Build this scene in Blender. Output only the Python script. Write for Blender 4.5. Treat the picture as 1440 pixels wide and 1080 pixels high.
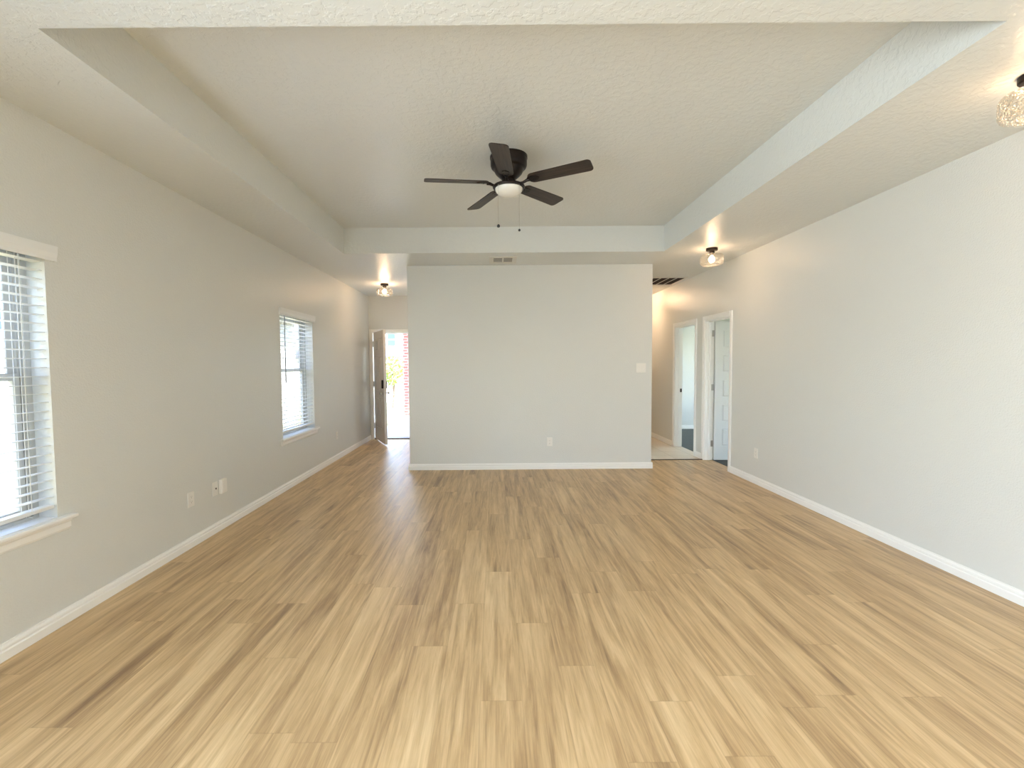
import bpy, bmesh, math, random
from mathutils import Vector, Matrix

for o in list(bpy.data.objects):
    bpy.data.objects.remove(o)
S = bpy.context.scene
COL = S.collection
random.seed(7)
PI = math.pi

# ------------------------------------------------------------------ measures
XL, XR, H = -2.404, 3.051, 2.743          # side walls, ceiling height
TXL, TXR, TY0, TY1, TD = -1.7725, 2.013, 1.869, 5.540, 0.3015   # tray
YB, XBL, XBR = 6.212, -1.160, 2.111       # partition facing the camera
YD = 8.869                                # front door wall
YE = 10.6                                 # end of the hall
YR = -4.2                                 # rear wall behind the camera
WT = 0.12                                 # inner wall thickness
YT = 6.74                                 # wood / tile joint

# ------------------------------------------------------------------ camera
cd = bpy.data.cameras.new('camera')
cam = bpy.data.objects.new('camera', cd)
COL.objects.link(cam)
cd.sensor_fit = 'HORIZONTAL'
cd.sensor_width = 36.0
cd.lens = 650.0 / 1440.0 * 36.0
cd.shift_x = (720 - 696.0) / 1440.0
cd.shift_y = (543.5 - 540) / 1440.0
cd.clip_start = 0.02
cd.clip_end = 300
cam.matrix_world = (Matrix.Translation((0, 0, 1.417))
                    @ Matrix.Rotation(PI / 2 - 0.04681, 4, 'X')
                    @ Matrix.Rotation(-0.00795, 4, 'Z'))
S.camera = cam

# ------------------------------------------------------------------ view, world, sun
S.view_settings.view_transform = 'Standard'
S.view_settings.look = 'None'
S.view_settings.gamma = 1.0
S.view_settings.use_curve_mapping = False
S.view_settings.exposure = 0.55
S.cycles.max_bounces = 14
S.cycles.diffuse_bounces = 8
S.cycles.glossy_bounces = 4
S.cycles.transparent_max_bounces = 24
S.cycles.sample_clamp_indirect = 6.0
S.cycles.caustics_reflective = False
S.cycles.caustics_refractive = False

w = bpy.data.worlds.new('world')
S.world = w
w.use_nodes = True
wn, wl = w.node_tree.nodes, w.node_tree.links
sky = wn.new('ShaderNodeTexSky')
sky.sky_type = 'NISHITA'
sky.sun_disc = False
sky.sun_elevation = math.radians(52)
sky.sun_rotation = math.radians(150)
sky.dust_density = 1.0
wl.new(sky.outputs[0], wn['Background'].inputs[0])
wn['Background'].inputs[1].default_value = 2.3

sd = bpy.data.lights.new('sun', 'SUN')
sd.energy = 20.0
sd.angle = math.radians(0.6)
sd.color = (1.0, 0.97, 0.93)
sun = bpy.data.objects.new('sun', sd)
COL.objects.link(sun)
sun.rotation_euler = Vector((-0.53, 0.15, -0.83)).to_track_quat('-Z', 'Y').to_euler()   # high, from the right


def area(name, loc, rot, sx, sy, power, color, spread=None):
    d = bpy.data.lights.new(name, 'AREA')
    d.shape = 'RECTANGLE'
    d.size, d.size_y = sx, sy
    d.energy = power
    d.color = color
    if spread:
        d.spread = spread
    o = bpy.data.objects.new(name, d)
    COL.objects.link(o)
    o.location = loc
    o.rotation_euler = rot
    return o


# added fill behind the camera, from no known source; daylight of the bedrooms' windows
area('added_fill_left', (XL - 0.30, -1.15, 1.10), Vector((1, 0.25, 0.30)).to_track_quat('-Z', 'Y').to_euler(), 1.5, 1.8, 185, (0.68, 0.83, 1.0))
area('daylight_bedroom', (6.75, 8.6, 1.4), (0, PI / 2, 0), 1.4, 1.6, 30, (0.84, 0.95, 1.0))
area('daylight_study', (6.75, 5.0, 1.4), (0, PI / 2, 0), 1.4, 1.6, 10, (0.84, 0.95, 1.0))
area('added_fill_overhead', (1.6, -1.8, H - 0.06), (0, 0, 0), 1.2, 0.6, 85, (0.88, 0.95, 1.0))  # added overhead fill, no lamp is known here


def portal(name, loc, rot, sx, sy):
    o = area(name, loc, rot, sx, sy, 1, (1, 1, 1))
    o.data.cycles.is_portal = True
    return o


portal('portal_window_near', (XL - 0.165, 2.0425, 1.33), (0, -PI / 2, 0), 1.46, 0.92)
portal('portal_window_far', (XL - 0.165, 5.67, 1.33), (0, -PI / 2, 0), 1.46, 0.92)
portal('portal_front_door', (-1.84, YD + 0.16, 1.03), (-PI / 2, 0, 0), 0.92, 2.06)


# ------------------------------------------------------------------ materials
def mat(name, color=(0.8, 0.8, 0.8), rough=0.5, metal=0.0, spec=0.5, emis=None, estr=0.0):
    m = bpy.data.materials.new(name)
    m.use_nodes = True
    b = m.node_tree.nodes['Principled BSDF']
    b.inputs['Base Color'].default_value = (*color, 1)
    b.inputs['Roughness'].default_value = rough
    b.inputs['Metallic'].default_value = metal
    b.inputs['Specular IOR Level'].default_value = spec
    if emis:
        b.inputs['Emission Color'].default_value = (*emis, 1)
        b.inputs['Emission Strength'].default_value = estr
    return m


class NT:
    """short hand for node building"""
    def __init__(s, m):
        s.m, s.t = m, m.node_tree
        s.b = s.t.nodes['Principled BSDF']

    def n(s, typ, **kw):
        x = s.t.nodes.new(typ)
        for k, v in kw.items():
            setattr(x, k, v)
        return x

    def l(s, a, b):
        s.t.links.new(a, b)

    def val(s, sock, v):
        if hasattr(v, 'is_output') or isinstance(v, bpy.types.NodeSocket):
            s.l(v, sock)
        else:
            sock.default_value = v

    def math(s, op, a, b=0.0, c=None):
        x = s.n('ShaderNodeMath', operation=op)
        s.val(x.inputs[0], a)
        s.val(x.inputs[1], b)
        if c is not None:
            s.val(x.inputs[2], c)
        return x.outputs[0]

    def pos(s):
        return s.n('ShaderNodeNewGeometry').outputs['Position']

    def mapping(s, vec, scale):
        x = s.n('ShaderNodeMapping')
        x.inputs['Scale'].default_value = scale
        s.l(vec, x.inputs['Vector'])
        return x.outputs[0]

    def noise(s, vec, scale, detail=3, rough=0.5, dist=0.0):
        x = s.n('ShaderNodeTexNoise')
        if vec is not None:
            s.l(vec, x.inputs['Vector'])
        x.inputs['Scale'].default_value = scale
        x.inputs['Detail'].default_value = detail
        x.inputs['Roughness'].default_value = rough
        x.inputs['Distortion'].default_value = dist
        return x.outputs['Fac']

    def ramp(s, fac, stops):
        x = s.n('ShaderNodeValToRGB')
        e = x.color_ramp.elements
        while len(e) < len(stops):
            e.new(0.5)
        for k, (p, c) in enumerate(stops):
            e[k].position = p
            e[k].color = (*c, 1) if len(c) == 3 else c
        s.l(fac, x.inputs[0])
        return x.outputs[0]

    def mix(s, fac, a, b, mode='MIX'):
        x = s.n('ShaderNodeMix', data_type='RGBA', blend_type=mode)
        s.val(x.inputs[0], fac)
        s.val(x.inputs[6], a)
        s.val(x.inputs[7], b)
        return x.outputs[2]

    def bump(s, h, strength, dist):
        x = s.n('ShaderNodeBump')
        x.inputs['Strength'].default_value = strength
        x.inputs['Distance'].default_value = dist
        s.l(h, x.inputs['Height'])
        s.l(x.outputs[0], s.b.inputs['Normal'])


def paint(name, color, rough, bscale, bstr, bdist, knock=False):
    m = mat(name, color, rough)
    t = NT(m)
    p = t.pos()
    a = t.noise(p, bscale, 3, 0.55)
    if knock:
        # knock down plaster: flattened blobs
        a = t.ramp(a, [(0.46, (0, 0, 0)), (0.56, (1, 1, 1))])
        c = t.noise(p, bscale * 3.0, 2, 0.5)
        a = t.math('ADD', a, t.math('MULTIPLY', c, 0.35))
    t.bump(a, bstr, bdist)
    return m


M = {}
M['wall'] = paint('wall_paint', (0.705, 0.712, 0.688), 0.38, 95, 0.65, 0.004)
M['ceiling'] = paint('ceiling_paint', (0.705, 0.722, 0.705), 0.36, 30, 0.30, 0.004, knock=True)
M['trim'] = mat('trim_white', (0.90, 0.895, 0.875), 0.32)
M['door'] = mat('door_white', (0.70, 0.71, 0.70), 0.40)
M['front_door'] = mat('front_door_paint', (0.74, 0.70, 0.66), 0.40)
M['plastic'] = mat('plate_plastic', (0.84, 0.82, 0.78), 0.35)
M['slot'] = mat('slot_dark', (0.05, 0.045, 0.04), 0.6)
M['bronze'] = mat('bronze_dark', (0.018, 0.012, 0.010), 0.38, 0.55)
M['black'] = mat('fob_black', (0.01, 0.01, 0.01), 0.4)
M['nickel'] = mat('satin_nickel', (0.55, 0.53, 0.50), 0.3, 1.0)
M['vinyl'] = mat('window_vinyl', (0.52, 0.52, 0.50), 0.45)
M['slat'] = mat('blind_slat', (0.82, 0.83, 0.83), 0.4)
M['cord'] = mat('blind_cord', (0.80, 0.80, 0.78), 0.8)
M['wand'] = mat('wand_grey', (0.16, 0.17, 0.18), 0.3)
M['threshold'] = mat('threshold_metal', (0.16, 0.14, 0.14), 0.45, 0.6)
M['strip'] = mat('transition_dark', (0.030, 0.016, 0.010), 0.5)
M['vent_dark'] = mat('vent_painted_shade', (0.07, 0.055, 0.045), 0.8)  # dark colour stands for the shade inside the vents
M['vent'] = mat('vent_white', (0.70, 0.68, 0.63), 0.45)
M['concrete'] = mat('concrete', (0.62, 0.62, 0.64), 0.85)
M['street'] = mat('street', (0.50, 0.50, 0.50), 0.9)
M['roof'] = mat('roof_shingle', (0.075, 0.08, 0.11), 0.95)
M['house_glass'] = mat('house_glass', (0.06, 0.085, 0.11), 0.6, spec=0.1)
M['house_trim'] = mat('house_trim', (0.82, 0.82, 0.82), 0.6)
M['bark'] = mat('bark', (0.16, 0.11, 0.08), 0.9)
M['leaf'] = mat('leaf', (0.20, 0.26, 0.05), 0.6)
M['leaf2'] = mat('leaf_dry', (0.20, 0.10, 0.06), 0.7)
M['bulb'] = mat('bulb_glow', (1, 0.9, 0.7), 0.4, emis=(1.0, 0.80, 0.52), estr=16)
M['bowl'] = mat('bowl_opal', (0.86, 0.85, 0.80), 0.25)
M['gasket'] = mat('socket_metal', (0.10, 0.07, 0.05), 0.4, 0.5)


def thin_glass(name, bumpy=0.0, tint=(1, 1, 1), gl=0.10):
    m = bpy.data.materials.new(name)
    m.use_nodes = True
    t = m.node_tree
    t.nodes.clear()
    out = t.nodes.new('ShaderNodeOutputMaterial')
    mx = t.nodes.new('ShaderNodeMixShader')
    tr = t.nodes.new('ShaderNodeBsdfTransparent')
    tr.inputs[0].default_value = (*tint, 1)
    g = t.nodes.new('ShaderNodeBsdfGlossy')
    g.inputs['Roughness'].default_value = 0.06
    lw = t.nodes.new('ShaderNodeLayerWeight')
    lw.inputs['Blend'].default_value = 0.42 if bumpy else 0.12
    mr = t.nodes.new('ShaderNodeMath')
    mr.operation = 'MULTIPLY_ADD'
    mr.inputs[1].default_value = 0.8
    mr.inputs[2].default_value = gl
    t.links.new(lw.outputs['Facing'] if bumpy else lw.outputs['Fresnel'], mr.inputs[0])
    if bumpy:
        ge = t.nodes.new('ShaderNodeTexCoord')
        no = t.nodes.new('ShaderNodeTexVoronoi')
        no.inputs['Scale'].default_value = 75
        t.links.new(ge.outputs['Object'], no.inputs['Vector'])
        bp = t.nodes.new('ShaderNodeBump')
        bp.inputs['Strength'].default_value = bumpy
        bp.inputs['Distance'].default_value = 0.01
        t.links.new(no.outputs['Distance'], bp.inputs['Height'])
        t.links.new(bp.outputs[0], g.inputs['Normal'])
        t.links.new(bp.outputs[0], lw.inputs['Normal'])
        g.inputs['Color'].default_value = (1, 0.97, 0.93, 1)
    t.links.new(mr.outputs[0], mx.inputs[0])
    t.links.new(tr.outputs[0], mx.inputs[1])
    t.links.new(g.outputs[0], mx.inputs[2])
    t.links.new(mx.outputs[0], out.inputs[0])
    return m


M['pane'] = thin_glass('window_glass', gl=0.02)
M['shade'] = thin_glass('dimpled_glass', bumpy=0.9, tint=(0.95, 0.94, 0.92), gl=0.07)


def wood_floor():
    m = mat('oak_plank_floor', rough=0.35)
    t = NT(m)
    p = t.pos()
    sep = t.n('ShaderNodeSeparateXYZ')
    t.l(p, sep.inputs[0])
    PW, PL = 0.178, 1.22
    xs = t.math('DIVIDE', t.math('ADD', sep.outputs[0], 10.04), PW)
    cx = t.math('FLOOR', xs)
    wn1 = t.n('ShaderNodeTexWhiteNoise', noise_dimensions='1D')
    t.l(cx, wn1.inputs['W'])
    ys = t.math('DIVIDE', t.math('ADD', sep.outputs[1], t.math('MULTIPLY_ADD', wn1.outputs['Value'], PL, 20.0)), PL)
    ry = t.math('FLOOR', ys)
    cmb = t.n('ShaderNodeCombineXYZ')
    t.l(cx, cmb.inputs[0])
    t.l(ry, cmb.inputs[1])
    wn2 = t.n('ShaderNodeTexWhiteNoise', noise_dimensions='2D')
    t.l(cmb.outputs[0], wn2.inputs['Vector'])
    tone = wn2.outputs['Value']
    # grain, shifted for each plank
    gx = t.math('MULTIPLY_ADD', tone, 37.0, sep.outputs[0])
    gy = t.math('MULTIPLY', sep.outputs[1], 0.062)
    gz = t.math('MULTIPLY', tone, 11.0)
    gv = t.n('ShaderNodeCombineXYZ')
    t.l(gx, gv.inputs[0]); t.l(gy, gv.inputs[1]); t.l(gz, gv.inputs[2])
    broad = t.noise(gv.outputs[0], 9.0, 3, 0.55, 0.5)
    mid = t.noise(gv.outputs[0], 27.0, 5, 0.62, 0.7)
    gy2 = t.math('MULTIPLY', sep.outputs[1], 0.03)
    gv2 = t.n('ShaderNodeCombineXYZ')
    t.l(gx, gv2.inputs[0]); t.l(gy2, gv2.inputs[1]); t.l(gz, gv2.inputs[2])
    fine = t.noise(gv2.outputs[0], 170.0, 4, 0.7)
    a = t.math('ADD', t.math('MULTIPLY', broad, 0.42), t.math('MULTIPLY', mid, 0.50))
    a = t.math('ADD', a, t.math('MULTIPLY', fine, 0.20))
    a = t.math('ADD', a, t.math('MULTIPLY_ADD', tone, 0.05, -0.080))
    col = t.ramp(a, [(0.32, (0.225, 0.128, 0.058)), (0.43, (0.425, 0.272, 0.130)),
                     (0.53, (0.590, 0.400, 0.203)), (0.67, (0.755, 0.550, 0.310))])
    # knots
    vor = t.n('ShaderNodeTexVoronoi')
    kv = t.mapping(p, (2.6, 0.9, 1))
    t.l(kv, vor.inputs['Vector'])
    vor.inputs['Scale'].default_value = 1.0
    kn = t.ramp(vor.outputs['Distance'], [(0.0, (0.55, 0.5, 0.45)), (0.035, (1, 1, 1))])
    col = t.mix(0.7, col, kn, 'MULTIPLY')
    # seams
    fx = t.math('FRACT', xs)
    fy = t.math('FRACT', ys)
    ex = t.math('MINIMUM', fx, t.math('SUBTRACT', 1.0, fx))
    ey = t.math('MINIMUM', fy, t.math('SUBTRACT', 1.0, fy))
    e = t.math('MINIMUM', t.math('MULTIPLY', ex, PW), t.math('MULTIPLY', ey, PL))
    seam = t.ramp(e, [(0.0, (0.55, 0.5, 0.45)), (0.0022, (1, 1, 1))])
    col = t.mix(0.32, col, seam, 'MULTIPLY')
    t.l(col, t.b.inputs['Base Color'])
    rr = t.math('MULTIPLY_ADD', mid, 0.16, 0.33)
    t.l(rr, t.b.inputs['Roughness'])
    t.b.inputs['Specular IOR Level'].default_value = 0.75
    wob = t.noise(p, 7.0, 2, 0.5)
    h = t.math('ADD', t.math('MULTIPLY', mid, 0.4), t.math('MULTIPLY', wob, 2.8))
    t.bump(h, 0.35, 0.0025)
    return m


def tile_floor():
    m = mat('beige_tile', rough=0.3)
    t = NT(m)
    p = t.pos()
    br = t.n('ShaderNodeTexBrick')
    br.offset = 0.0
    br.inputs['Scale'].default_value = 1.0
    br.inputs['Brick Width'].default_value = 0.335
    br.inputs['Row Height'].default_value = 0.335
    br.inputs['Mortar Size'].default_value = 0.004
    br.inputs['Color1'].default_value = (0.72, 0.66, 0.56, 1)
    br.inputs['Color2'].default_value = (0.66, 0.60, 0.50, 1)
    br.inputs['Mortar'].default_value = (0.42, 0.36, 0.28, 1)
    t.l(p, br.inputs['Vector'])
    n = t.noise(p, 6, 4, 0.6)
    c = t.mix(0.35, br.outputs['Color'], t.ramp(n, [(0.3, (0.70, 0.66, 0.6)), (0.7, (1, 1, 1))]), 'MULTIPLY')
    t.l(c, t.b.inputs['Base Color'])
    return m


def dark_floor():
    m = mat('charcoal_carpet', rough=0.95)
    t = NT(m)
    n = t.noise(t.pos(), 60, 3, 0.7)
    t.l(t.ramp(n, [(0.3, (0.045, 0.05, 0.05)), (0.7, (0.10, 0.11, 0.105))]), t.b.inputs['Base Color'])
    return m


def brick_mat():
    m = mat('red_brick', rough=0.9)
    t = NT(m)
    tc = t.n('ShaderNodeTexCoord').outputs['Object']
    sep = t.n('ShaderNodeSeparateXYZ')
    t.l(tc, sep.inputs[0])
    cm = t.n('ShaderNodeCombineXYZ')
    t.l(t.math('ADD', sep.outputs[0], sep.outputs[1]), cm.inputs[0])
    t.l(sep.outputs[2], cm.inputs[1])
    br = t.n('ShaderNodeTexBrick')
    br.inputs['Scale'].default_value = 1.0
    br.inputs['Brick Width'].default_value = 0.22
    br.inputs['Row Height'].default_value = 0.078
    br.inputs['Mortar Size'].default_value = 0.012
    br.inputs['Color1'].default_value = (0.34, 0.085, 0.07, 1)
    br.inputs['Color2'].default_value = (0.42, 0.13, 0.11, 1)
    br.inputs['Mortar'].default_value = (0.42, 0.28, 0.26, 1)
    t.l(cm.outputs[0], br.inputs['Vector'])
    t.l(br.outputs['Color'], t.b.inputs['Base Color'])
    return m


def grass_mat():
    m = mat('lawn_grass', rough=0.95)
    t = NT(m)
    n = t.noise(t.pos(), 3.0, 5, 0.7)
    t.l(t.ramp(n, [(0.35, (0.16, 0.17, 0.05)), (0.5, (0.34, 0.31, 0.13)), (0.7, (0.55, 0.50, 0.28))]), t.b.inputs['Base Color'])
    return m


def siding_mat(name, c):
    m = mat(name, c, 0.7)
    t = NT(m)
    sep = t.n('ShaderNodeSeparateXYZ')
    t.l(t.pos(), sep.inputs[0])
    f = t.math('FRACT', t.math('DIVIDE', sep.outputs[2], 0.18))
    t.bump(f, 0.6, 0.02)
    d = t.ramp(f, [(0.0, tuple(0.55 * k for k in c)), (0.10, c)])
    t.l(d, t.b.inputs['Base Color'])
    return m


def blade_wood():
    m = mat('blade_walnut', (0.05, 0.035, 0.028), 0.45)
    t = NT(m)
    tc = t.n('ShaderNodeTexCoord').outputs['Object']
    n = t.noise(t.mapping(tc, (3, 55, 20)), 1.0, 4, 0.6)
    t.l(t.ramp(n, [(0.35, (0.012, 0.007, 0.005)), (0.7, (0.055, 0.036, 0.028))]), t.b.inputs['Base Color'])
    return m


M['floor'] = wood_floor()
M['tile'] = tile_floor()
M['dark_floor'] = dark_floor()
M['brick'] = brick_mat()
M['grass'] = grass_mat()
M['siding'] = siding_mat('siding_white', (0.80, 0.80, 0.78))
M['siding_cream'] = siding_mat('siding_cream', (0.74, 0.72, 0.66))
M['blade'] = blade_wood()


# ------------------------------------------------------------------ mesh helpers
class MB:
    def __init__(s):
        s.bm = bmesh.new()

    def box(s, x0, x1, y0, y1, z0, z1, bev=0.0, mtx=None):
        vs = [(x0, y0, z0), (x1, y0, z0), (x1, y1, z0), (x0, y1, z0), (x0, y0, z1), (x1, y0, z1), (x1, y1, z1), (x0, y1, z1)]
        t = bmesh.new()
        v = [t.verts.new(q) for q in vs]
        for f in ((0, 3, 2, 1), (4, 5, 6, 7), (0, 1, 5, 4), (1, 2, 6, 5), (2, 3, 7, 6), (3, 0, 4, 7)):
            t.faces.new([v[k] for k in f])
        if bev:
            bmesh.ops.bevel(t, geom=list(t.edges), offset=bev, segments=2, profile=0.5, affect='EDGES')
        s.merge(t, mtx)
        return s

    def merge(s, t, mtx=None):
        if mtx is not None:
            bmesh.ops.transform(t, matrix=mtx, verts=t.verts)
        me = bpy.data.meshes.new('tmp')
        t.to_mesh(me)
        t.free()
        s.bm.from_mesh(me)
        bpy.data.meshes.remove(me)

    def lathe(s, prof, seg=40, mtx=None, cap0=True, cap1=True):
        t = bmesh.new()
        rings = []
        for r, z in prof:
            rings.append([t.verts.new((r * math.cos(2 * PI * k / seg), r * math.sin(2 * PI * k / seg), z)) for k in range(seg)])
        for a, b in zip(rings[:-1], rings[1:]):
            for k in range(seg):
                t.faces.new((a[k], a[(k + 1) % seg], b[(k + 1) % seg], b[k]))
        if cap0:
            t.faces.new(rings[0][::-1])
        if cap1:
            t.faces.new(rings[-1])
        bmesh.ops.recalc_face_normals(t, faces=t.faces)
        s.merge(t, mtx)
        return s

    def prism(s, poly, axis_vec, mtx=None):
        """poly: closed list of 3d points, extruded by axis_vec"""
        t = bmesh.new()
        a = [t.verts.new(q) for q in poly]
        b = [t.verts.new(Vector(q) + Vector(axis_vec)) for q in poly]
        n = len(poly)
        for k in range(n):
            t.faces.new((a[k], a[(k + 1) % n], b[(k + 1) % n], b[k]))
        t.faces.new(a[::-1])
        t.faces.new(b)
        bmesh.ops.recalc_face_normals(t, faces=t.faces)
        s.merge(t, mtx)
        return s

    def tube(s, pts, r, seg=8):
        t = bmesh.new()
        pts = [Vector(q) for q in pts]
        rings = []
        for k, q in enumerate(pts):
            d = (pts[min(k + 1, len(pts) - 1)] - pts[max(k - 1, 0)]).normalized()
            up = Vector((0, 0, 1)) if abs(d.z) < 0.9 else Vector((1, 0, 0))
            a = d.cross(up).normalized()
            b = d.cross(a)
            rr = r[k] if isinstance(r, (list, tuple)) else r
            rings.append([t.verts.new(q + a * rr * math.cos(2 * PI * j / seg) + b * rr * math.sin(2 * PI * j / seg)) for j in range(seg)])
        for a, b in zip(rings[:-1], rings[1:]):
            for j in range(seg):
                t.faces.new((a[j], a[(j + 1) % seg], b[(j + 1) % seg], b[j]))
        t.faces.new(rings[0][::-1])
        t.faces.new(rings[-1])
        bmesh.ops.recalc_face_normals(t, faces=t.faces)
        s.merge(t)
        return s

    def build(s, name, m, parent=None, smooth=False, loc=None):
        me = bpy.data.meshes.new(name)
        s.bm.to_mesh(me)
        s.bm.free()
        if smooth:
            me.polygons.foreach_set('use_smooth', [True] * len(me.polygons))
            try:
                me.set_sharp_from_angle(angle=math.radians(38))
            except Exception:
                pass
        me.materials.append(m)
        o = bpy.data.objects.new(name, me)
        COL.objects.link(o)
        if parent:
            o.parent = parent
        if loc:
            o.location = loc
        return o


def empty(name, loc, rz=0.0):
    o = bpy.data.objects.new(name, None)
    COL.objects.link(o)
    o.empty_display_size = 0.1
    o.location = loc
    o.rotation_euler.z = rz
    return o


def tag(o, label, cat, group=None, kind=None):
    o['label'] = label
    o['category'] = cat
    if group:
        o['group'] = group
    if kind:
        o['kind'] = kind
    return o


def struct(o, label=None, cat=None):
    o['kind'] = 'structure'
    if label:
        o['label'] = label
    if cat:
        o['category'] = cat
    return o


# ================================================================== THE SHELL
def wall(name, boxes, m='wall', bev=0.0, label=None, cat='wall'):
    b = MB()
    for q in boxes:
        b.box(*q, bev=bev)
    return struct(b.build(name, M[m]), label, cat)


# windows in the left wall: (y0, y1, z0, z1)
WIN = [(1.585, 2.500, 0.58, 2.06), (5.205, 6.130, 0.58, 2.06)]
XLo = XL - 0.16


def wall_with_holes(name, x0, x1, y0, y1, z1, holes, label, axis='Y'):
    """wall running along Y (or X), with rectangular holes (a, b, z0, z1)"""
    b = MB()
    cur = y0

    def bx(a0, a1, c0, c1):
        if axis == 'Y':
            b.box(x0, x1, a0, a1, c0, c1)
        else:
            b.box(a0, a1, x0, x1, c0, c1)
    for (a, e, c, d) in sorted(holes):
        bx(cur, a, 0, z1)
        if c > 0:
            bx(a, e, 0, c)
        bx(a, e, d, z1)
        cur = e
    bx(cur, y1, 0, z1)
    return struct(b.build(name, M['wall']), label, 'wall')


TOP = H
wall_with_holes('wall_left', XLo, XL, YR, YD, TOP, WIN + [(-2.1, -0.2, 0.3, 2.06)],  # last hole is made up, lets the added fill in
                'long pale greige wall on the left with two windows')
# right wall with the two door openings
D1 = (6.003, 6.718)       # opening of the nearer door
D2 = (7.048, 7.838)
DH = 2.035
wall_with_holes('wall_right', XR, XR + WT, YR, YE, TOP, [(D1[0], D1[1], 0, DH), (D2[0], D2[1], 0, DH)],
                'long bare pale grey wall on the right running back into the hall')
wall('wall_back', [(XBL, XBR, YB, YB + WT, 0, TOP)], bev=0.006,
     label='bare pale grey partition wall facing the camera')
wall('wall_entry_side', [(XBL, XBL + WT, YB + WT, YD, 0, TOP)], label='side wall of the entry passage')
wall('wall_hall_side', [(XBR - WT, XBR, YB + WT, YE, 0, TOP)], label='side wall of the tiled hall')
wall('wall_hall_end', [(XBR - WT, XR + WT, YE, YE + WT, 0, TOP)], label='end wall of the tiled hall')
FD = (-2.358, -1.412)     # front door rough opening
b = MB()
b.box(XLo, FD[0], YD, YD + 0.16, 0, TOP)
b.box(FD[1], XBL + WT, YD, YD + 0.16, 0, TOP)
b.box(FD[0], FD[1], YD, YD + 0.16, 2.075, TOP)
struct(b.build('wall_entry', M['wall']), 'short wall around the open front door', 'wall')
wall_with_holes('wall_rear', YR - 0.16, YR, XLo, XR + WT, TOP, [],
                'rear wall behind the camera', axis='X')
# front of the house beside the entry (garage side)
wall('wall_garage', [(XBL + WT, XBL + WT + 0.2, YD + 0.16, 12.2, -0.1, TOP)], m='siding_cream', label='outer wall beside the porch')

# side rooms
BX = 6.6
wall('wall_bedroom_far', [(XR + WT, BX, 9.93, 10.05, 0, TOP)], label='far wall of the room behind the hall doorway')
wall('wall_bedroom_divider', [(XR + WT, BX, 6.86, 6.98, 0, TOP)], label='dividing wall between the two side rooms')
wall('wall_study_near', [(XR + WT, BX, 3.2, 3.32, 0, TOP)], label='near wall of the side room')
wall_with_holes('wall_outer_right', BX, BX + 0.16, 3.2, 10.05, TOP, [(4.2, 5.8, 0.7, 2.1), (7.8, 9.4, 0.7, 2.1)],
                'outer wall of the side rooms')

# ceiling with its tray, one mesh
b = MB()
CT = H + TD + 0.15
for q in ((XLo, TXL, YR - 0.16, YE + WT), (TXR, XR + WT, YR - 0.16, YE + WT), (TXL, TXR, YR - 0.16, TY0), (TXL, TXR, TY1, YE + WT)):
    b.box(*q, H, CT)
b.box(TXL, TXR, TY0, TY1, H + TD, CT)
struct(b.build('ceiling', M['ceiling']), 'textured pale ceiling with a recessed rectangular tray', 'ceiling')
b = MB()
b.box(XR + WT, BX + 2.6, 3.2, 10.05, H, CT)  # runs past the outer wall, added overhang keeps sun off the windows
struct(b.build('ceiling_bedrooms', M['ceiling']), 'ceiling of the side rooms with an added unseen overhang that blocks the sun', 'ceiling')

# floors
b = MB()
b.box(XL, XR, YR, YT, -0.1, 0)
b.box(XL, XBL, YT, YD + 0.02, -0.1, 0)
b.box(XR, XR + WT, D1[0], D1[1], -0.1, 0)
struct(b.build('floor', M['floor']), 'light oak plank floor', 'floor')
b = MB()
b.box(XBR, XR, YT, YE, -0.1, 0.002)
b.box(XR, XR + WT, D2[0], D2[1], -0.1, 0.002)
struct(b.build('floor_hall', M['tile']), 'beige tiled hall floor', 'floor')
b = MB()
b.box(XR + WT, BX, 3.2, 9.93, -0.1, 0.004)
struct(b.build('floor_bedrooms', M['dark_floor']), 'dark charcoal floor of the side rooms', 'floor')
b = MB()
b.box(XBR + 0.001, XR - 0.001, YT - 0.014, YT + 0.014, 0, 0.009, bev=0.002)
struct(b.build('trim_1', M['strip']), 'dark strip between the plank floor and the tiles', 'threshold strip')

# ------------------------------------------------------------------ baseboards
BB = [(0, 0), (0.016, 0), (0.016, 0.044), (0.0105, 0.049), (0.0105, 0.055), (0.0135, 0.059), (0.0120, 0.069), (0.0065, 0.075), (0.0055, 0.083), (0, 0.083)]


def baseboard(name, segs, label):
    """segs: (x0,y0,x1,y1,nx,ny) wall line and direction into the room"""
    b = MB()
    for (x0, y0, x1, y1, nx, ny) in segs:
        poly = [(x0 + nx * d, y0 + ny * d, z) for d, z in BB]
        b.prism(poly, (x1 - x0, y1 - y0, 0))
    return struct(b.build(name, M['trim']), label, 'baseboard')


CW = 0.057  # casing width
baseboard('baseboard_left', [(XL, YR, XL, YD, 1, 0)], 'white baseboard along the left wall')
baseboard('baseboard_right', [(XR, YR, XR, D1[0] - CW - .002, -1, 0), (XR, D1[1] + CW + .002, XR, D2[0] - CW - .002, -1, 0), (XR, D2[1] + CW + .002, XR, YE, -1, 0)],
          'white baseboard along the right wall')
baseboard('baseboard_back', [(XBL - 0.016, YB, XBR + 0.016, YB, 0, -1), (XBL, YB, XBL, YD, -1, 0), (XBR, YB, XBR, YE, 1, 0)],
          'white baseboard around the partition wall')
baseboard('baseboard_hall_end', [(XBR, YE, XR, YE, 0, -1)], 'white baseboard at the hall end')
baseboard('baseboard_bedroom', [(XR + WT, 9.93, BX, 9.93, 0, -1)], 'white baseboard in the room behind the doorway')
baseboard('baseboard_entry', [(XL, YD, FD[0] - 0.03, YD, 0, -1), (FD[1] + 0.06, YD, XBL, YD, 0, -1)], 'white baseboard beside the front door')


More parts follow.
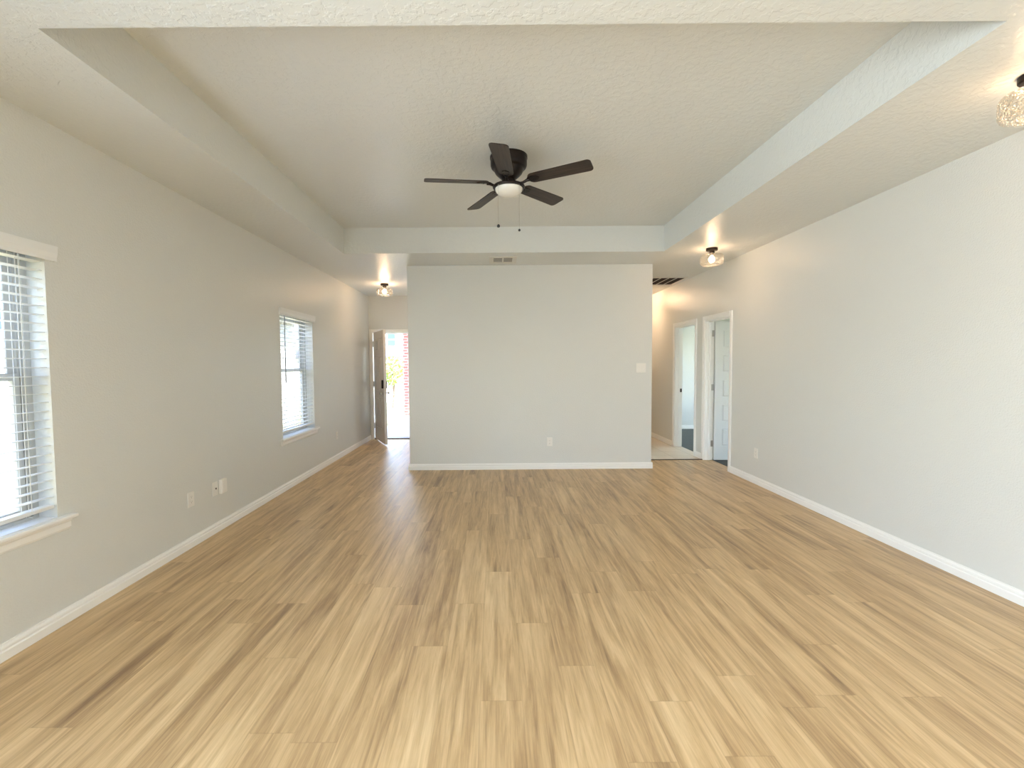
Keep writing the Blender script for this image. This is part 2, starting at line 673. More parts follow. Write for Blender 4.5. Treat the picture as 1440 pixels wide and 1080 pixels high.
# ------------------------------------------------------------------ windows and blinds
def make_window(i, y0, y1, z0, z1, label):
    e = empty('window_%d' % i, (XL, (y0 + y1) / 2, z0))
    struct(e, label, 'window')
    X = lambda d: -d                      # local: wall face at x=0, outwards is negative
    hw = (y1 - y0) / 2
    hh = z1 - z0
    # outer vinyl frame with stepped profile
    f = MB()
    for (a, c, d) in ((0.000, 0.030, 0.10), (0.030, 0.042, 0.115), (0.042, 0.052, 0.125)):
        xo, xi = -0.158, -d
        f.box(xo, xi, -hw + a, -hw + c, 0.02, hh - a)
        f.box(xo, xi, hw - c, hw - a, 0.02, hh - a)
        f.box(xo, xi, -hw + c, hw - c, hh - c, hh - a)
        f.box(xo, xi, -hw + c, hw - c, 0.02 + a * .6, 0.02 + c * .6)
    f.build('window_frame', M['vinyl'], e)
    # lower (inner) and upper (outer) sash
    mid = hh * 0.535
    for nm, xa, xb, za, zb in (('lower_sash', -0.138, -0.112, 0.05, mid + 0.02), ('upper_sash', -0.156, -0.139, mid - 0.02, hh - 0.052)):
        g = MB()
        w_ = 0.036
        ya, yb = -hw + 0.052, hw - 0.052
        g.box(xa, xb, ya, ya + w_, za, zb, bev=.003)
        g.box(xa, xb, yb - w_, yb, za, zb, bev=.003)
        g.box(xa, xb, ya + w_, yb - w_, za, za + w_, bev=.003)
        g.box(xa, xb, ya + w_, yb - w_, zb - w_, zb, bev=.003)
        so = g.build(nm, M['vinyl'], e)
        p = MB()
        xm = (xa + xb) / 2
        p.box(xm - .002, xm + .002, ya + w_, yb - w_, za + w_, zb - w_)
        p.build('pane', M['pane'], so)
    # stool with horns, nosing rounded
    s = MB()
    s.box(-0.105, 0.0, -hw + .001, hw - .001, 0.0, 0.022)
    s.box(0.0, 0.042, -hw - 0.085, hw + 0.085, 0.0, 0.022, bev=.006)
    s.build('window_sill', M['trim'], e)
    a = MB()
    prof = [(0, 0.0), (0.020, 0.0), (0.019, -0.012), (0.013, -0.020), (0.012, -0.050), (0.006, -0.062), (0, -0.062)]
    a.prism([(d, -hw - 0.065, z) for d, z in prof], (0, 2 * hw + 0.13, 0))
    a.build('sill_apron', M['trim'], e)
    return e


def make_blind(y0, y1, z0, z1, label, wand=True):
    zt = z1
    e = empty('window_blind', (XL, (y0 + y1) / 2, z0 + 0.022))
    tag(e, label, 'blind', 'white horizontal blinds of the left wall')
    hw = (y1 - y0) / 2
    hh = zt - z0 - 0.022
    v = MB()
    # crown shaped valance standing just proud of the wall with returned ends
    prof = [(0.006, hh - 0.062), (0.018, hh - 0.062), (0.018, hh - 0.045), (0.024, hh - 0.020), (0.027, hh + 0.018), (0.006, hh + 0.018)]
    v.prism([(d, -hw - 0.028, z) for d, z in prof], (0, 2 * hw + 0.082, 0))
    v.box(-0.012 + 0.013, 0.0065, hw + 0.048, hw + 0.054, hh - 0.062, hh + 0.018)
    v.box(-0.012 + 0.013, 0.0065, -hw - 0.028, -hw - 0.022, hh - 0.062, hh + 0.018)
    v.build('valance', M['slat'], e)
    h = MB()
    h.box(-0.058, -0.006, -hw + 0.004, hw - 0.004, hh - 0.045, hh - 0.002)
    h.build('headrail', M['slat'], e)
    # slats: crowned 50 mm blades
    sp = 0.0470
    xc = -0.034
    n = int((hh - 0.055 - 0.115) / sp) + 1
    s = MB()
    tilt = math.radians(3)
    for k in range(n):
        z = hh - 0.075 - k * sp
        pts = []
        for j in range(5):
            u = (j / 4 - 0.5) * 0.050
            pts.append((u, 0.0016 * (1 - (u / 0.025) ** 2)))
        poly = [(u, q + 0.0013) for u, q in pts] + [(u, q - 0.0013) for u, q in reversed(pts)]
        poly = [(xc + u * math.cos(tilt) - q * math.sin(tilt), -hw + 0.006, z + u * math.sin(tilt) + q * math.cos(tilt)) for u, q in poly]
        s.prism(poly, (0, 2 * hw - 0.012, 0))
    zl = hh - 0.075 - (n - 1) * sp
    s.build('slats', M['slat'], e)
    r = MB()
    zb = zl - 0.052
    r.box(xc - 0.026, xc + 0.026, -hw + 0.005, hw - 0.005, zb - 0.010, zb + 0.010, bev=.004)
    br = r.build('bottom_rail', M['slat'], e)
    # ladder cords
    c = MB()
    for fy in (-hw + 0.13, 0.0, hw - 0.13):
        for dx in (-0.0275, 0.0275):
            c.box(xc + dx - .001, xc + dx + .001, fy - .0012, fy + .0012, zb, hh - 0.045)
        c.box(xc - .001, xc + .001, fy + .008, fy + .010, zb, hh - 0.045)
    c.build('ladder_cord', M['cord'], e)
    # cord knots hanging under the rail
    for fy in (-hw + 0.13, hw - 0.13):
        k = MB()
        k.tube([(xc, fy, zb - .009), (xc + .004, fy + .006, zb - .02), (xc + .010, fy + .018, zb - .028)], .0015, 6)
        k.tube([(xc, fy, zb - .009), (xc + .004, fy - .008, zb - .022)], .0015, 6)
        k.build('cord_knot', M['cord'], br)
    if wand:
        q = MB()
        q.tube([(0.020, -hw + 0.075, hh - 0.062), (0.014, -hw + 0.082, hh - 0.80)], [.005, .006], 8)
        q.tube([(0.014, -hw + 0.082, hh - 0.80), (0.014, -hw + 0.082, hh - 0.83)], [.0065, .005], 8)
        q.build('tilt_wand', M['wand'], e)
    return e


make_window(1, *WIN[0], 'tall window nearest the camera cut by the left edge')
make_window(2, *WIN[1], 'tall narrow window farther along the left wall')
make_blind(*WIN[0], 'white horizontal slat blind on the near window cut by the left picture edge', wand=False)
make_blind(*WIN[1], 'white horizontal slat blind with grey wand on the far window towards the front door', wand=True)


# ------------------------------------------------------------------ doors
def panel_leaf(w_, h_, t_, cols, rows, stile=0.115, name='door_leaf', m=None, parent=None, mtx=None):
    """leaf in local x (0..w), y (0..t), z (0..h); rows: list of (z0, z1)"""
    b = MB()
    d = 0.012
    b.box(0.002, w_ - 0.002, d, t_ - d, 0.002, h_ - 0.002)
    n = len(cols)
    xs = [0] + [q for c in cols for q in c] + [w_]
    for k in range(0, len(xs), 2):
        b.box(xs[k], xs[k + 1], 0, t_, 0, h_)
    zs = [0] + [q for r in rows for q in r] + [h_]
    for (a, c) in cols:
        for k in range(0, len(zs), 2):
            b.box(a, c, 0, t_, zs[k], zs[k + 1])
        for (z0, z1) in rows:
            # raised field with sloped edge, both faces
            for (ya, yb) in ((0.002, d), (t_ - 0.002, t_ - d)):
                i = 0.012
                o_ = 0.024
                p = bmesh.new()
                A = [p.verts.new(q) for q in ((a + i, yb, z0 + i), (c - i, yb, z0 + i), (c - i, yb, z1 - i), (a + i, yb, z1 - i))]
                B = [p.verts.new(q) for q in ((a + o_, ya, z0 + o_), (c - o_, ya, z0 + o_), (c - o_, ya, z1 - o_), (a + o_, ya, z1 - o_))]
                for k in range(4):
                    p.faces.new((A[k], A[(k + 1) % 4], B[(k + 1) % 4], B[k]))
                p.faces.new(B)
                p.faces.new(A[::-1])
                bmesh.ops.recalc_face_normals(p, faces=p.faces)
                b.merge(p)
    o = b.build(name, m, parent)
    return o


def casing(e, a, c, h_, side_dir, axis='Y'):
    """casing boards round an opening a..c in local coordinates, projecting towards side_dir"""
    prof = [(0, 0), (0.010, 0.0), (0.013, 0.010), (0.013, 0.034), (0.017, 0.044), (0.017, 0.053), (0.012, 0.057), (0, 0.057)]
    b = MB()

    def P(u, d, z):
        return (d * side_dir, u, z) if axis == 'Y' else (u, d * side_dir, z)
    for edge, s_ in ((a, -1), (c, 1)):
        poly = [P(edge + s_ * q, d, 0) for d, q in prof]
        b.prism(poly, (0, 0, h_ + CW))
    poly = [P(a - 0.0, d, h_ + q) for d, q in prof]
    L_ = c - a
    b.prism(poly, (0, L_, 0) if axis == 'Y' else (L_, 0, 0))
    return b.build('door_casing', M['trim'], e)


def side_door(i, y0, y1, label, swing='far', leaf_deg=90.0):
    e = empty('door_%d' % i, (XR, (y0 + y1) / 2, 0))
    struct(e, label, 'door')
    hw = (y1 - y0) / 2
    casing(e, -hw, hw, DH, -1)
    j = MB()
    t_ = 0.018
    j.box(0, WT, -hw, -hw + t_, 0.003, DH)
    j.box(0, WT, hw - t_, hw, 0.003, DH)
    j.box(0, WT, -hw + t_, hw - t_, DH - t_, DH)
    # door stops
    j.box(0.052, 0.078, -hw + t_, -hw + t_ + 0.010, 0.003, DH - t_)
    j.box(0.052, 0.078, hw - t_ - 0.010, hw - t_, 0.003, DH - t_)
    j.box(0.052, 0.078, -hw + t_, hw - t_, DH - t_ - 0.010, DH - t_)
    j.build('door_jamb', M['trim'], e)
    c2 = casing(e, -hw, hw, DH, 1)
    c2.location.x = WT
    W_ = 2 * hw - 2 * t_ - 0.006
    Hh = DH - t_ - 0.016
    rows = []
    z = 0.20
    ph = (Hh - 0.20 - 0.115 - 4 * 0.095) / 5
    for k in range(5):
        rows.append((z, z + ph))
        z += ph + 0.095
    leaf = panel_leaf(W_, Hh, 0.035, [(0.105, W_ - 0.105)], rows, m=M['door'], parent=e)
    sgn = 1 if swing == 'far' else -1
    # hinge line at the room side of the jamb
    if swing == 'far':
        leaf.location = (WT + 0.004, hw - t_ - 0.0365, 0.012)
        leaf.rotation_euler.z = math.radians(90 - leaf_deg)
    else:
        leaf.location = (WT + 0.010, -hw + t_ + 0.002, 0.012)
        leaf.rotation_euler.z = math.radians(leaf_deg - 90)
    for hz in (0.20, 1.02, 1.80):
        g = MB()
        g.lathe([(0.0065, 0), (0.0065, 0.09)], 12, Matrix.Translation((WT + 0.012, (hw - t_ - 0.006) * sgn, hz)))
        g.box(WT - 0.030, WT + 0.010, min((hw - t_ - 0.003) * sgn, (hw - t_) * sgn), max((hw - t_ - 0.003) * sgn, (hw - t_) * sgn), hz, hz + 0.09)
        g.build('hinge', M['nickel'], e, smooth=True)
    kn = MB()
    for sd_ in (-1, 1):
        kn.lathe([(0.030, 0), (0.030, 0.006), (0.011, 0.010), (0.011, 0.032), (0.024, 0.040), (0.028, 0.052), (0.022, 0.063), (0.0, 0.065)], 24,
                 Matrix.Translation((W_ - 0.065, 0.0175 + sd_ * 0.0175, 0.94)) @ Matrix.Rotation(-sd_ * PI / 2, 4, 'X'), cap1=False)
    kn.build('door_knob', M['bronze'], leaf, smooth=True)
    # strike plate on the latch jamb
    s = MB()
    yj = -(hw - t_) * sgn
    s.box(0.084, 0.116, min(yj, yj + 0.002 * sgn), max(yj, yj + 0.002 * sgn), 0.93, 0.99)
    s.build('strike_plate', M['bronze'], e)
    return e


side_door(2, *D1, 'near doorway in the right wall with a white five panel door opened inward', 'far', 93)
side_door(3, *D2, 'far doorway in the right wall opening to a bright room', 'near', 84)

# front door, hinged on the left, opened into the entry
e = empty('door_1', ((FD[0] + FD[1]) / 2, YD, 0))
struct(e, 'front door standing open at the end of the entry', 'door')
hw = (FD[1] - FD[0]) / 2
FH = 2.075
j = MB()
t_ = 0.030
j.box(-hw, -hw + t_, 0, 0.15, 0.0, FH)
j.box(hw - t_, hw, 0, 0.15, 0.0, FH)
j.box(-hw + t_, hw - t_, 0, 0.15, FH - t_, FH)
j.box(-hw + t_, -hw + t_ + 0.012, 0.055, 0.11, 0.03, FH - t_)
j.box(hw - t_ - 0.012, hw - t_, 0.055, 0.11, 0.03, FH - t_)
j.box(-hw + t_, hw - t_, 0.055, 0.11, FH - t_ - 0.012, FH - t_)
j.build('door_jamb', M['trim'], e)
casing(e, -hw + 0.020, hw - 0.020, FH - 0.020, -1, axis='X')
th = MB()
th.box(-hw + t_, hw - t_, -0.01, 0.17, 0.0, 0.022, bev=.004)
th.build('threshold', M['threshold'], e)
LW, LH = 0.865, 2.015
cols = [(0.11, 0.385), (0.48, 0.755)]
leaf = panel_leaf(LW, LH, 0.044, cols, [(0.24, 0.80), (0.93, 1.55), (1.67, 1.88)], m=M['front_door'], parent=e)
leaf.location = (-hw + t_ + 0.016, -0.012, 0.030)
leaf.rotation_euler.z = math.radians(-64.5)
# interior lock box, knob, both faces; local y=0 is the interior face
lb = MB()
lb.box(LW - 0.10, LW - 0.035, -0.028, 0.0, 0.985, 1.135, bev=.008)
lb.build('lock_box', M['bronze'], leaf)
lb = MB()
lb.box(LW - 0.10, LW - 0.035, 0.044, 0.066, 0.985, 1.115, bev=.008)
lb.build('keypad', M['bronze'], leaf)
kn = MB()
for sd_, yy in ((1, 0.0), (-1, 0.044)):
    kn.lathe([(0.032, 0), (0.032, 0.006), (0.012, 0.010), (0.012, 0.034), (0.026, 0.042), (0.029, 0.055), (0.022, 0.066), (0.0, 0.068)], 24,
             Matrix.Translation((LW - 0.068, yy, 0.905)) @ Matrix.Rotation(sd_ * PI / 2, 4, 'X'), cap1=False)
kn.build('door_knob', M['nickel'], leaf, smooth=True)
for hz in (0.22, 1.02, 1.78):
    g = MB()
    g.lathe([(0.008, 0), (0.008, 0.10)], 12, Matrix.Translation((-hw + t_ + 0.008, -0.010, hz)))
    g.box(-hw + t_, -hw + t_ + 0.003, -0.004, 0.05, hz, hz + 0.10)
    g.build('hinge', M['nickel'], e, smooth=True)


# ================================================================== WALL PLATES
def rounded_plate(b, w_, h_, t_, m=None):
    b.box(-w_ / 2, w_ / 2, -t_, 0, -h_ / 2, h_ / 2, bev=min(.003, t_ * .45))


def outlet(loc, rz, label):
    """duplex outlet: local front faces -y"""
    e = empty('wall_outlet', loc, rz)
    tag(e, label, 'outlet', 'duplex wall outlets')
    b = MB()
    rounded_plate(b, 0.074, 0.118, 0.006)
    b.build('cover_plate', M['plastic'], e)
    for s_ in (-1, 1):
        r = MB()
        seg = []
        for k in range(28):
            a = 2 * PI * k / 28
            seg.append((max(-.0145, min(.0145, .0172 * math.cos(a))), 0, .0155 * math.sin(a)))
        r.prism([(x, -0.0085, z + s_ * 0.0195) for x, y, z in seg], (0, 0.004, 0))
        f = r.build('receptacle', M['plastic'], e)
        q = MB()
        for (x, z, ww, hh) in ((-.0063, .003, .0016, .0080), (.0063, .003, .0022, .0065), (0, -.0072, .0044, .0044)):
            q.box(x - ww / 2, x + ww / 2, -0.0089, -0.0080, s_ * 0.0195 + z - hh / 2, s_ * 0.0195 + z + hh / 2)
        q.build('slot', M['slot'], f)
    return e


outlet((0.7335, YB, 0.371), 0, 'duplex outlet low on the back partition wall facing the camera')
outlet((XL, 3.595, 0.378), PI / 2, 'duplex outlet low on left wall, nearest the camera')
outlet((XL, 6.965, 0.370), PI / 2, 'duplex outlet low on left wall between far window and front door')
outlet((XR, 5.365, 0.360), -PI / 2, 'duplex outlet low on the right wall near the open doorway')

e = empty('cable_plate', (XL, 3.912, 0.377), PI / 2)
tag(e, 'thin cable plate with a dark hole, beside a thicker box low on the left wall', 'wall plate')
b = MB()
rounded_plate(b, 0.072, 0.118, 0.006)
b.build('cover_plate', M['plastic'], e)
b = MB()
b.lathe([(0.0075, 0), (0.0075, 0.004)], 16, Matrix.Translation((0.004, -0.0095, 0.0)) @ Matrix.Rotation(PI / 2, 4, 'X') @ Matrix.Translation((0, 0, -0.004)))
b.build('cable_hole', M['slot'], e)
e = empty('junction_box', (XL, 4.006, 0.378), PI / 2)
tag(e, 'thick pale junction box cover next to the cable plate low on the left wall', 'junction box')
b = MB()
b.box(-0.042, 0.042, -0.028, 0, -0.062, 0.062, bev=.006)
b.build('box_cover', M['plastic'], e)
b = MB()
b.box(-0.026, 0.026, -0.0295, -0.0275, -0.042, 0.042, bev=.0008)
b.build('front_panel', M['plastic'], e)

e = empty('light_switch', (1.963, YB, 1.361))
tag(e, 'white double rocker switch plate at the right edge of the back partition wall', 'switch')
b = MB()
rounded_plate(b, 0.130, 0.124, 0.007)
b.build('cover_plate', M['plastic'], e)
for x in (-0.026, 0.026):
    b = MB()
    b.prism([(x - .0165, -0.006, -.034), (x - .0165, -0.0125, -.034), (x - .0165, -0.0085, 0.0), (x - .0165, -0.010, .034), (x - .0165, -0.006, .034)], (.033, 0, 0))
    b.build('rocker', M['plastic'], e)

# ================================================================== CEILING VENTS
e = empty('ceiling_vent', (0.113, 5.905, H))
tag(e, 'small white supply register on ceiling between the tray and the back wall', 'vent')
b = MB()
fw, fd = 0.172, 0.185
b.box(-fw, fw, -fd, -0.125, -0.010, 0, bev=.003)
b.box(-fw, fw, 0.125, fd, -0.010, 0, bev=.003)
b.box(-fw, -0.118, -0.125, 0.125, -0.010, 0, bev=.003)
b.box(0.118, fw, -0.125, 0.125, -0.010, 0, bev=.003)
b.box(-0.010, 0.010, -0.125, 0.125, -0.010, 0)
b.build('vent_frame', M['vent'], e)
for (xa, xb) in ((-0.118, -0.010), (0.010, 0.118)):
    b = MB()
    b.box(xa, xb, -0.125, 0.125, -0.0015, -0.0003)
    bk = b.build('duct_shade_sheet', M['vent_dark'], e)  # flat dark sheet, shade up the duct put into its colour
    b = MB()
    for k in range(6):
        y = -0.110 + k * 0.042
        b.prism([(xa, y, -0.002), (xa, y + 0.002, -0.002), (xa, y + 0.005, -0.0055), (xa, y + 0.003, -0.0055)], (xb - xa, 0, 0))
    b.build('louvers', M['vent'], bk)
b = MB()
b.box(0.133, 0.140, -0.03, 0.03, -0.016, -0.010)
b.build('damper_lever', M['vent'], e)

e = empty('return_grille', (2.575, 7.49, H))
tag(e, 'large return air grille with white dividers on the hall ceiling', 'vent')
b = MB()
hx, hy, fr = 0.40, 0.33, 0.028
b.box(-hx, hx, -hy, -hy + fr, -0.014, 0, bev=.003)
b.box(-hx, hx, hy - fr, hy, -0.014, 0, bev=.003)
b.box(-hx, -hx + fr, -hy + fr, hy - fr, -0.014, 0, bev=.003)
b.box(hx - fr, hx, -hy + fr, hy - fr, -0.014, 0, bev=.003)
b.build('grille_frame', M['vent'], e)
b = MB()
b.box(-hx + fr, hx - fr, -hy + fr, hy - fr, -0.0015, -0.0003)
b.build('filter_shade_sheet', M['vent_dark'], e)  # flat dark sheet painted as the shade behind the grille
for k in range(1, 6):
    b = MB()
    x = -hx + fr + k * (2 * hx - 2 * fr) / 6
    b.box(x - 0.006, x + 0.006, -hy + fr, hy - fr, -0.013, -0.002)
    b.build('divider', M['vent'], e)
b = MB()
for k in range(26):
    y = -hy + fr + 0.012 + k * 0.0225
    b.box(-hx + fr, hx - fr, y, y + 0.0015, -0.009, -0.002)
b.build('fins', M['vent_dark'], e)  # fins coloured dark as well, like the shade around them


# ================================================================== FLUSH CEILING LAMPS
def make_lamp():
    e = empty('ceiling_lamp', (0, 0, 0))
    b = MB()
    b.lathe([(0.064, 0), (0.064, -0.024), (0.058, -0.031), (0.030, -0.033), (0.030, -0.050), (0.026, -0.054), (0.0, -0.054)][::-1], 36, cap0=False)
    b.build('canopy', M['bronze'], e, smooth=True)
    b = MB()
    b.lathe([(0.0, -0.052), (0.020, -0.052), (0.021, -0.082), (0.0, -0.082)], 24, cap0=False, cap1=False)
    b.build('socket', M['gasket'], e, smooth=True)
    out = [(0.031, -0.046), (0.036, -0.056), (0.060, -0.062), (0.090, -0.070), (0.116, -0.079), (0.126, -0.096),
           (0.127, -0.130), (0.126, -0.164), (0.118, -0.182), (0.100, -0.193), (0.080, -0.197)]
    inn = [(r - 0.004, z + (0.003 if k > 8 else 0)) for k, (r, z) in enumerate(out)]
    b = MB()
    b.lathe(out + inn[::-1] + [out[0]], 48, cap0=False, cap1=False)
    b.build('glass_shade', M['shade'], e, smooth=True)
    b = MB()
    b.lathe([(0.0, -0.080), (0.013, -0.082), (0.015, -0.094), (0.026, -0.104), (0.032, -0.116), (0.034, -0.130), (0.032, -0.144), (0.023, -0.157), (0.012, -0.163), (0.0, -0.165)], 28, cap0=False, cap1=False)
    b.build('bulb', M['bulb'], e, smooth=True)
    return e


def copy_tree(o, parent=None):
    c = o.copy()
    COL.objects.link(c)
    if parent:
        c.parent = parent
    for ch in [q for q in bpy.data.objects if q.parent == o]:
        copy_tree(ch, c)
    return c


lamp0 = make_lamp()
spots = [((2.525, 2.205, H), 'clear dimpled glass ceiling lamp at the upper right corner nearest the camera', 12),
         ((2.520, 5.410, H), 'lit dimpled glass ceiling lamp on right soffit outside the hall', 11),
         ((-1.776, 7.556, H), 'small lit glass ceiling lamp in the entry passage before the front door', 26),
         ((2.600, 8.75, H), 'glass ceiling lamp inside the tiled hall past the air grille', 85)]
for k, (loc, lab, pw) in enumerate(spots):
    o = lamp0 if k == 0 else copy_tree(lamp0)
    o.location = loc
    tag(o, lab, 'ceiling lamp', 'flush ceiling lamps')
    d = bpy.data.lights.new('bulb_light', 'POINT')
    d.energy = pw
    d.color = (1.0, 0.66, 0.41)
    d.shadow_soft_size = 0.042
    lo = bpy.data.objects.new('bulb_light', d)
    COL.objects.link(lo)
    lo.parent = o
    lo.location = (0, 0, -0.128)
# ================================================================== CEILING FAN
FX, FY, FZ = 0.122, 3.705, H + TD
fan = empty('ceiling_fan', (FX, FY, FZ))
tag(fan, 'dark bronze five blade ceiling fan hanging in the ceiling tray', 'ceiling fan')
b = MB()
b.lathe([(0.0, -0.176), (0.052, -0.176), (0.064, -0.166), (0.084, -0.148), (0.104, -0.128), (0.114, -0.108), (0.117, -0.096), (0.119, -0.094),
         (0.128, -0.092), (0.138, -0.082), (0.143, -0.066), (0.143, -0.020), (0.147, -0.016), (0.147, 0.0)], 56, cap0=False)
b.build('motor_housing', M['bronze'], fan, smooth=True)
b = MB()
b.lathe([(0.0, -0.215), (0.050, -0.215), (0.052, -0.205), (0.054, -0.200), (0.054, -0.182), (0.050, -0.174), (0.0, -0.174)], 40, cap0=False, cap1=False)
b.build('blade_hub', M['bronze'], fan, smooth=True)
b = MB()
b.lathe([(0.0, -0.246), (0.108, -0.246), (0.122, -0.243), (0.127, -0.234), (0.124, -0.226), (0.100, -0.220), (0.055, -0.210), (0.0, -0.210)], 56, cap0=False, cap1=False)
lk = b.build('light_fitter', M['bronze'], fan, smooth=True)
b = MB()
b.lathe([(0.108, -0.244), (0.107, -0.254), (0.101, -0.268), (0.088, -0.282), (0.066, -0.294), (0.036, -0.301), (0.0, -0.303)], 56, cap0=True, cap1=False)
b.build('glass_bowl', M['bowl'], fan, smooth=True)


def blade_mesh():
    b = bmesh.new()
    r0, r1, wd, wt = 0.160, 0.660, 0.058, 0.067
    pts = []
    # outline: rounded root, slightly widening, softly rounded tip
    for k in range(9):
        a = PI / 2 + PI * k / 8
        pts.append((r0 + 0.045 + 0.045 * math.cos(a), wd * math.sin(a)))
    pts = pts[::1]
    for k in range(7):
        a = -PI / 2 + (PI / 2) * k / 6
        pts.append((r1 - 0.030 + 0.030 * math.cos(a), -wt + 0.030 + 0.030 * math.sin(a)))
    for k in range(7):
        a = 0 + (PI / 2) * k / 6
        pts.append((r1 - 0.030 + 0.030 * math.cos(a), wt - 0.030 + 0.030 * math.sin(a)))
    th = 0.0035
    a_ = [b.verts.new((x, y, -th)) for x, y in pts]
    c_ = [b.verts.new((x, y, th)) for x, y in pts]
    n = len(pts)
    b.faces.new(a_[::-1])
    b.faces.new(c_)
    for k in range(n):
        b.faces.new((a_[k], a_[(k + 1) % n], c_[(k + 1) % n], c_[k]))
    bmesh.ops.recalc_face_normals(b, faces=b.faces)
    return b


BL = MB()
BL.merge(blade_mesh())
blade0 = BL.build('blade', M['blade'], fan)
# blade iron: curved arm with a three lobed plate under the blade, in the blade's own frame
ir = MB()
ir.tube([(0.050, 0, -0.004), (0.085, 0, -0.020), (0.120, 0, -0.022), (0.150, 0, -0.010), (0.175, 0, -0.007)], [.012, .010, .010, .012, .014], 10)
ir.prism([(0.160, -0.022, -0.0085), (0.200, -0.030, -0.0085), (0.235, -0.026, -0.0085), (0.255, 0.0, -0.0085), (0.235, 0.026, -0.0085),
          (0.200, 0.030, -0.0085), (0.160, 0.022, -0.0085)], (0, 0, 0.0048))
for sx, sy in ((0.200, -0.018), (0.200, 0.018), (0.238, 0.0)):
    ir.lathe([(0.005, -0.0108), (0.005, -0.0080)], 10, Matrix.Translation((sx, sy, 0)))
iron0 = ir.build('blade_iron', M['bronze'], blade0, smooth=True)
A0 = math.radians(190.2)
for k in range(5):
    if k == 0:
        bl = blade0
    else:
        bl = blade0.copy()
        COL.objects.link(bl)
        bl.parent = fan
        ic = iron0.copy()
        COL.objects.link(ic)
        ic.parent = bl
    a = A0 + k * 2 * PI / 5
    bl.matrix_local = Matrix.Translation((0, 0, -0.201)) @ Matrix.Rotation(-0.028, 4, 'Y') @ Matrix.Rotation(a, 4, 'Z') @ Matrix.Rotation(math.radians(-12), 4, 'X')
for (dx, dy, zl) in ((-0.085, -0.088, 2.486), (0.076, -0.092, 2.452)):
    c = MB()
    z0 = -0.232
    z1 = zl - FZ
    c.tube([(dx, dy, z0), (dx, dy, z1)], 0.0011, 6)
    k = 0
    z = z0 - 0.004
    while z > z1:
        c.lathe([(0.0, z + .002), (0.0019, z), (0.0, z - .002)], 6, Matrix.Translation((dx, dy, 0)), cap0=False, cap1=False)
        z -= 0.0065
    ch = c.build('pull_chain', M['nickel'], fan)
    f = MB()
    rr = 0.0125 if dx < 0 else 0.010
    f.lathe([(0.0, rr * 1.15), (rr * .55, rr * .85), (rr, 0), (rr * .75, -rr * .75), (0.0, -rr * 1.05)], 18, Matrix.Translation((dx, dy, z1)), cap0=False, cap1=False)
    f.build('chain_fob', M['black'], ch, smooth=True)

# ================================================================== OUTSIDE
b = MB()
b.box(-2.53, XBL + WT, YD + 0.16, 14.0, -0.20, -0.015)
struct(b.build('porch_slab', M['concrete']), 'pale concrete porch slab outside the front door', 'porch slab')
b = MB()
b.box(-60, 60, -40, 90, -0.5, -0.13)
struct(b.build('ground_lawn', M['grass']), 'sunlit dry lawn', 'lawn')
b = MB()
b.box(-60, 60, 19.0, 29.0, -0.129, -0.10)
struct(b.build('street', M['street']), 'street past the front lawn', 'street')
b = MB()
b.box(-2.57, -1.95, 13.0, 13.6, -0.13, 2.9)
b.build('pillar', M['brick'])
o = bpy.data.objects['pillar']
o.name = 'brick_pillar'
o.data.name = 'brick_pillar'
tag(o, 'red brick pillar at the porch edge seen through the open front door', 'pillar')

b = MB()
b.box(-2.9, XBL + WT + 0.2, YD + 0.16, 14.1, 2.9, 3.1)
struct(b.build('porch_roof', M['house_trim']), 'porch roof', 'porch roof')

# house across the street
e = empty('neighbor_house', (-7.0, 34.0, -0.13))
tag(e, 'white two storey house across the street seen through the front door', 'house')
b = MB()
b.box(-9, 9, 0, 8, 0, 6.0)
b.build('house_wall', M['siding'], e)
b = MB()
b.prism([(-9.4, -0.9, 2.15), (-9.4, -0.9, 2.25), (-9.4, 0.0, 2.68), (-9.4, 0.0, 2.15)], (18.8, 0, 0))
b.build('porch_roof', M['roof'], e)
b = MB()
b.prism([(-9.4, -0.5, 6.0), (-9.4, 4.0, 8.2), (-9.4, 8.5, 6.0)], (18.8, 0, 0))
b.build('roof', M['roof'], e)
for x in (-0.55, 3.2):
    b = MB()
    b.box(x - 0.40, x + 0.40, -0.05, 0.0, 2.82, 4.05)
    wf = b.build('house_window', M['house_trim'], e)
    b = MB()
    b.box(x - 0.27, x + 0.27, -0.06, -0.045, 3.00, 3.42)
    b.box(x - 0.27, x + 0.27, -0.06, -0.045, 3.50, 3.92)
    b.build('pane', M['house_glass'], wf)
b = MB()
b.box(-3.4, 1.4, -0.06, 0.0, 0, 2.1)
b.build('garage_door', M['house_trim'], e)

# house beside the left wall
e = empty('side_house', (-5.6, 4.0, -0.13))
tag(e, 'pale sided house next door seen through the blinds', 'house')
b = MB()
b.box(-6, 0, -6, 9.0, 0, 2.75)
b.build('house_wall', M['siding_cream'], e)
b = MB()
b.prism([(0.40, -6.4, 2.75), (0.40, -6.4, 2.90), (-3.0, -6.4, 4.0), (-6.4, -6.4, 2.75)], (0, 15.8, 0))
b.build('roof', M['roof'], e)
b = MB()
b.box(0, 0.04, 0.15, 1.35, 1.9, 2.6)
wf = b.build('house_window', M['house_trim'], e)
b = MB()
b.box(0.03, 0.05, 0.22, 0.72, 1.97, 2.53)
b.box(0.03, 0.05, 0.78, 1.28, 1.97, 2.53)
b.build('pane', M['house_glass'], wf)


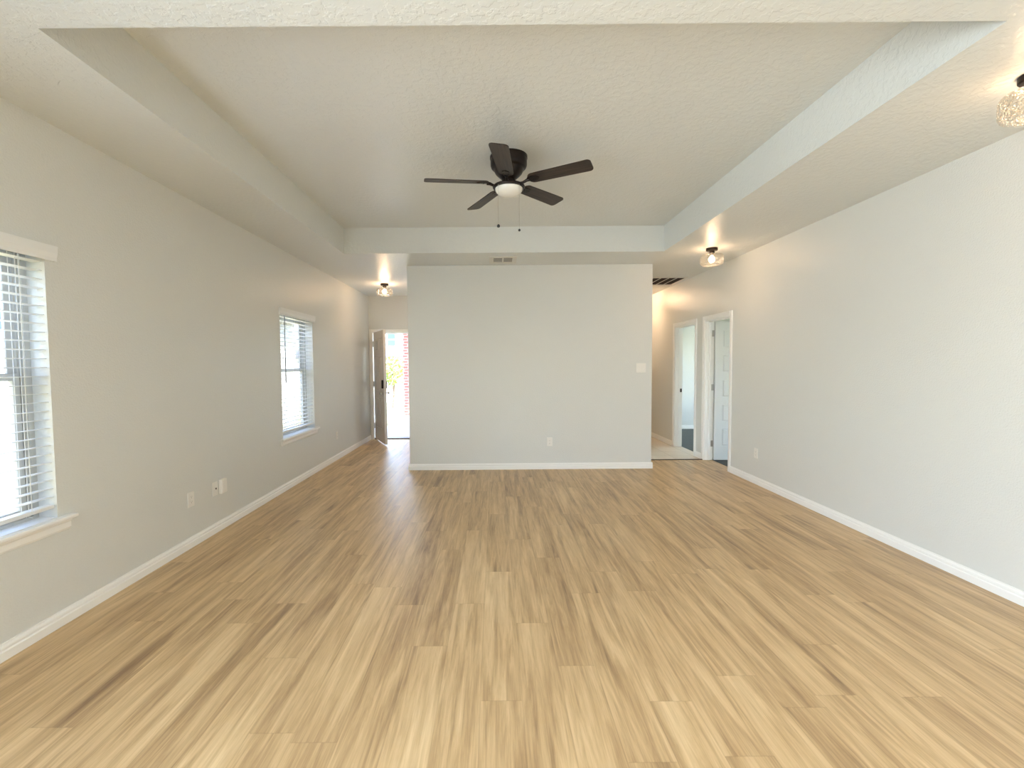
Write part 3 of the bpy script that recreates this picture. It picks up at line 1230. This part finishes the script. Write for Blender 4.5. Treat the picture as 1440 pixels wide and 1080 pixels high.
def leafy(name, loc, h_, crown_r, crown_z, nleaf, leafsize, ml, label, cat, trunk=True, seed=1):
    rnd = random.Random(seed)
    e = empty(name, loc)
    tag(e, label, cat)
    b = MB()
    b.tube([(0, 0, 0), (0.04, 0.02, h_ * 0.4), (-0.02, 0, h_ * 0.9)], [0.05 if trunk else .012, 0.035 if trunk else .009, 0.01], 8)
    for k in range(9 if trunk else 6):
        a = rnd.uniform(0, 2 * PI)
        z = h_ * rnd.uniform(0.3, 0.7)
        L_ = crown_r * rnd.uniform(0.6, 0.95)
        b.tube([(0, 0, z), (L_ * .5 * math.cos(a), L_ * .5 * math.sin(a), z + L_ * .5), (L_ * math.cos(a), L_ * math.sin(a), z + L_ * .75)],
               [.018 if trunk else .006, .012 if trunk else .005, .004], 6)
    b.build('trunk' if trunk else 'stem', M['bark'], e)
    t = bmesh.new()
    for k in range(nleaf):
        while True:
            p = Vector((rnd.uniform(-1, 1), rnd.uniform(-1, 1), rnd.uniform(-1, 1)))
            if 0.25 < p.length < 1:
                break
        c = Vector((p.x * crown_r, p.y * crown_r, crown_z + p.z * crown_r * 1.15))
        n = Vector((rnd.uniform(-1, 1), rnd.uniform(-1, 1), rnd.uniform(-.3, 1))).normalized()
        u = n.orthogonal().normalized()
        v = n.cross(u)
        s_ = leafsize * rnd.uniform(0.6, 1.2)
        q = [t.verts.new(c + u * s_), t.verts.new(c + v * s_ * .45 + n * s_ * .12), t.verts.new(c - u * s_), t.verts.new(c - v * s_ * .45 + n * s_ * .12)]
        t.faces.new(q)
    m = MB()
    m.merge(t)
    m.build('foliage', ml, e)
    return e


leafy('young_tree', (-3.75, 17.0, -0.13), 2.0, 0.50, 1.35, 700, 0.075, M['leaf'],
      'young leafy tree on the front lawn seen through the open front door', 'tree', True, 3)
leafy('garden_shrub', (-3.35, 15.6, -0.13), 0.7, 0.22, 0.42, 70, 0.04, M['leaf2'],
      'small sparse reddish shrub on the lawn left of the brick pillar', 'shrub', False, 5)
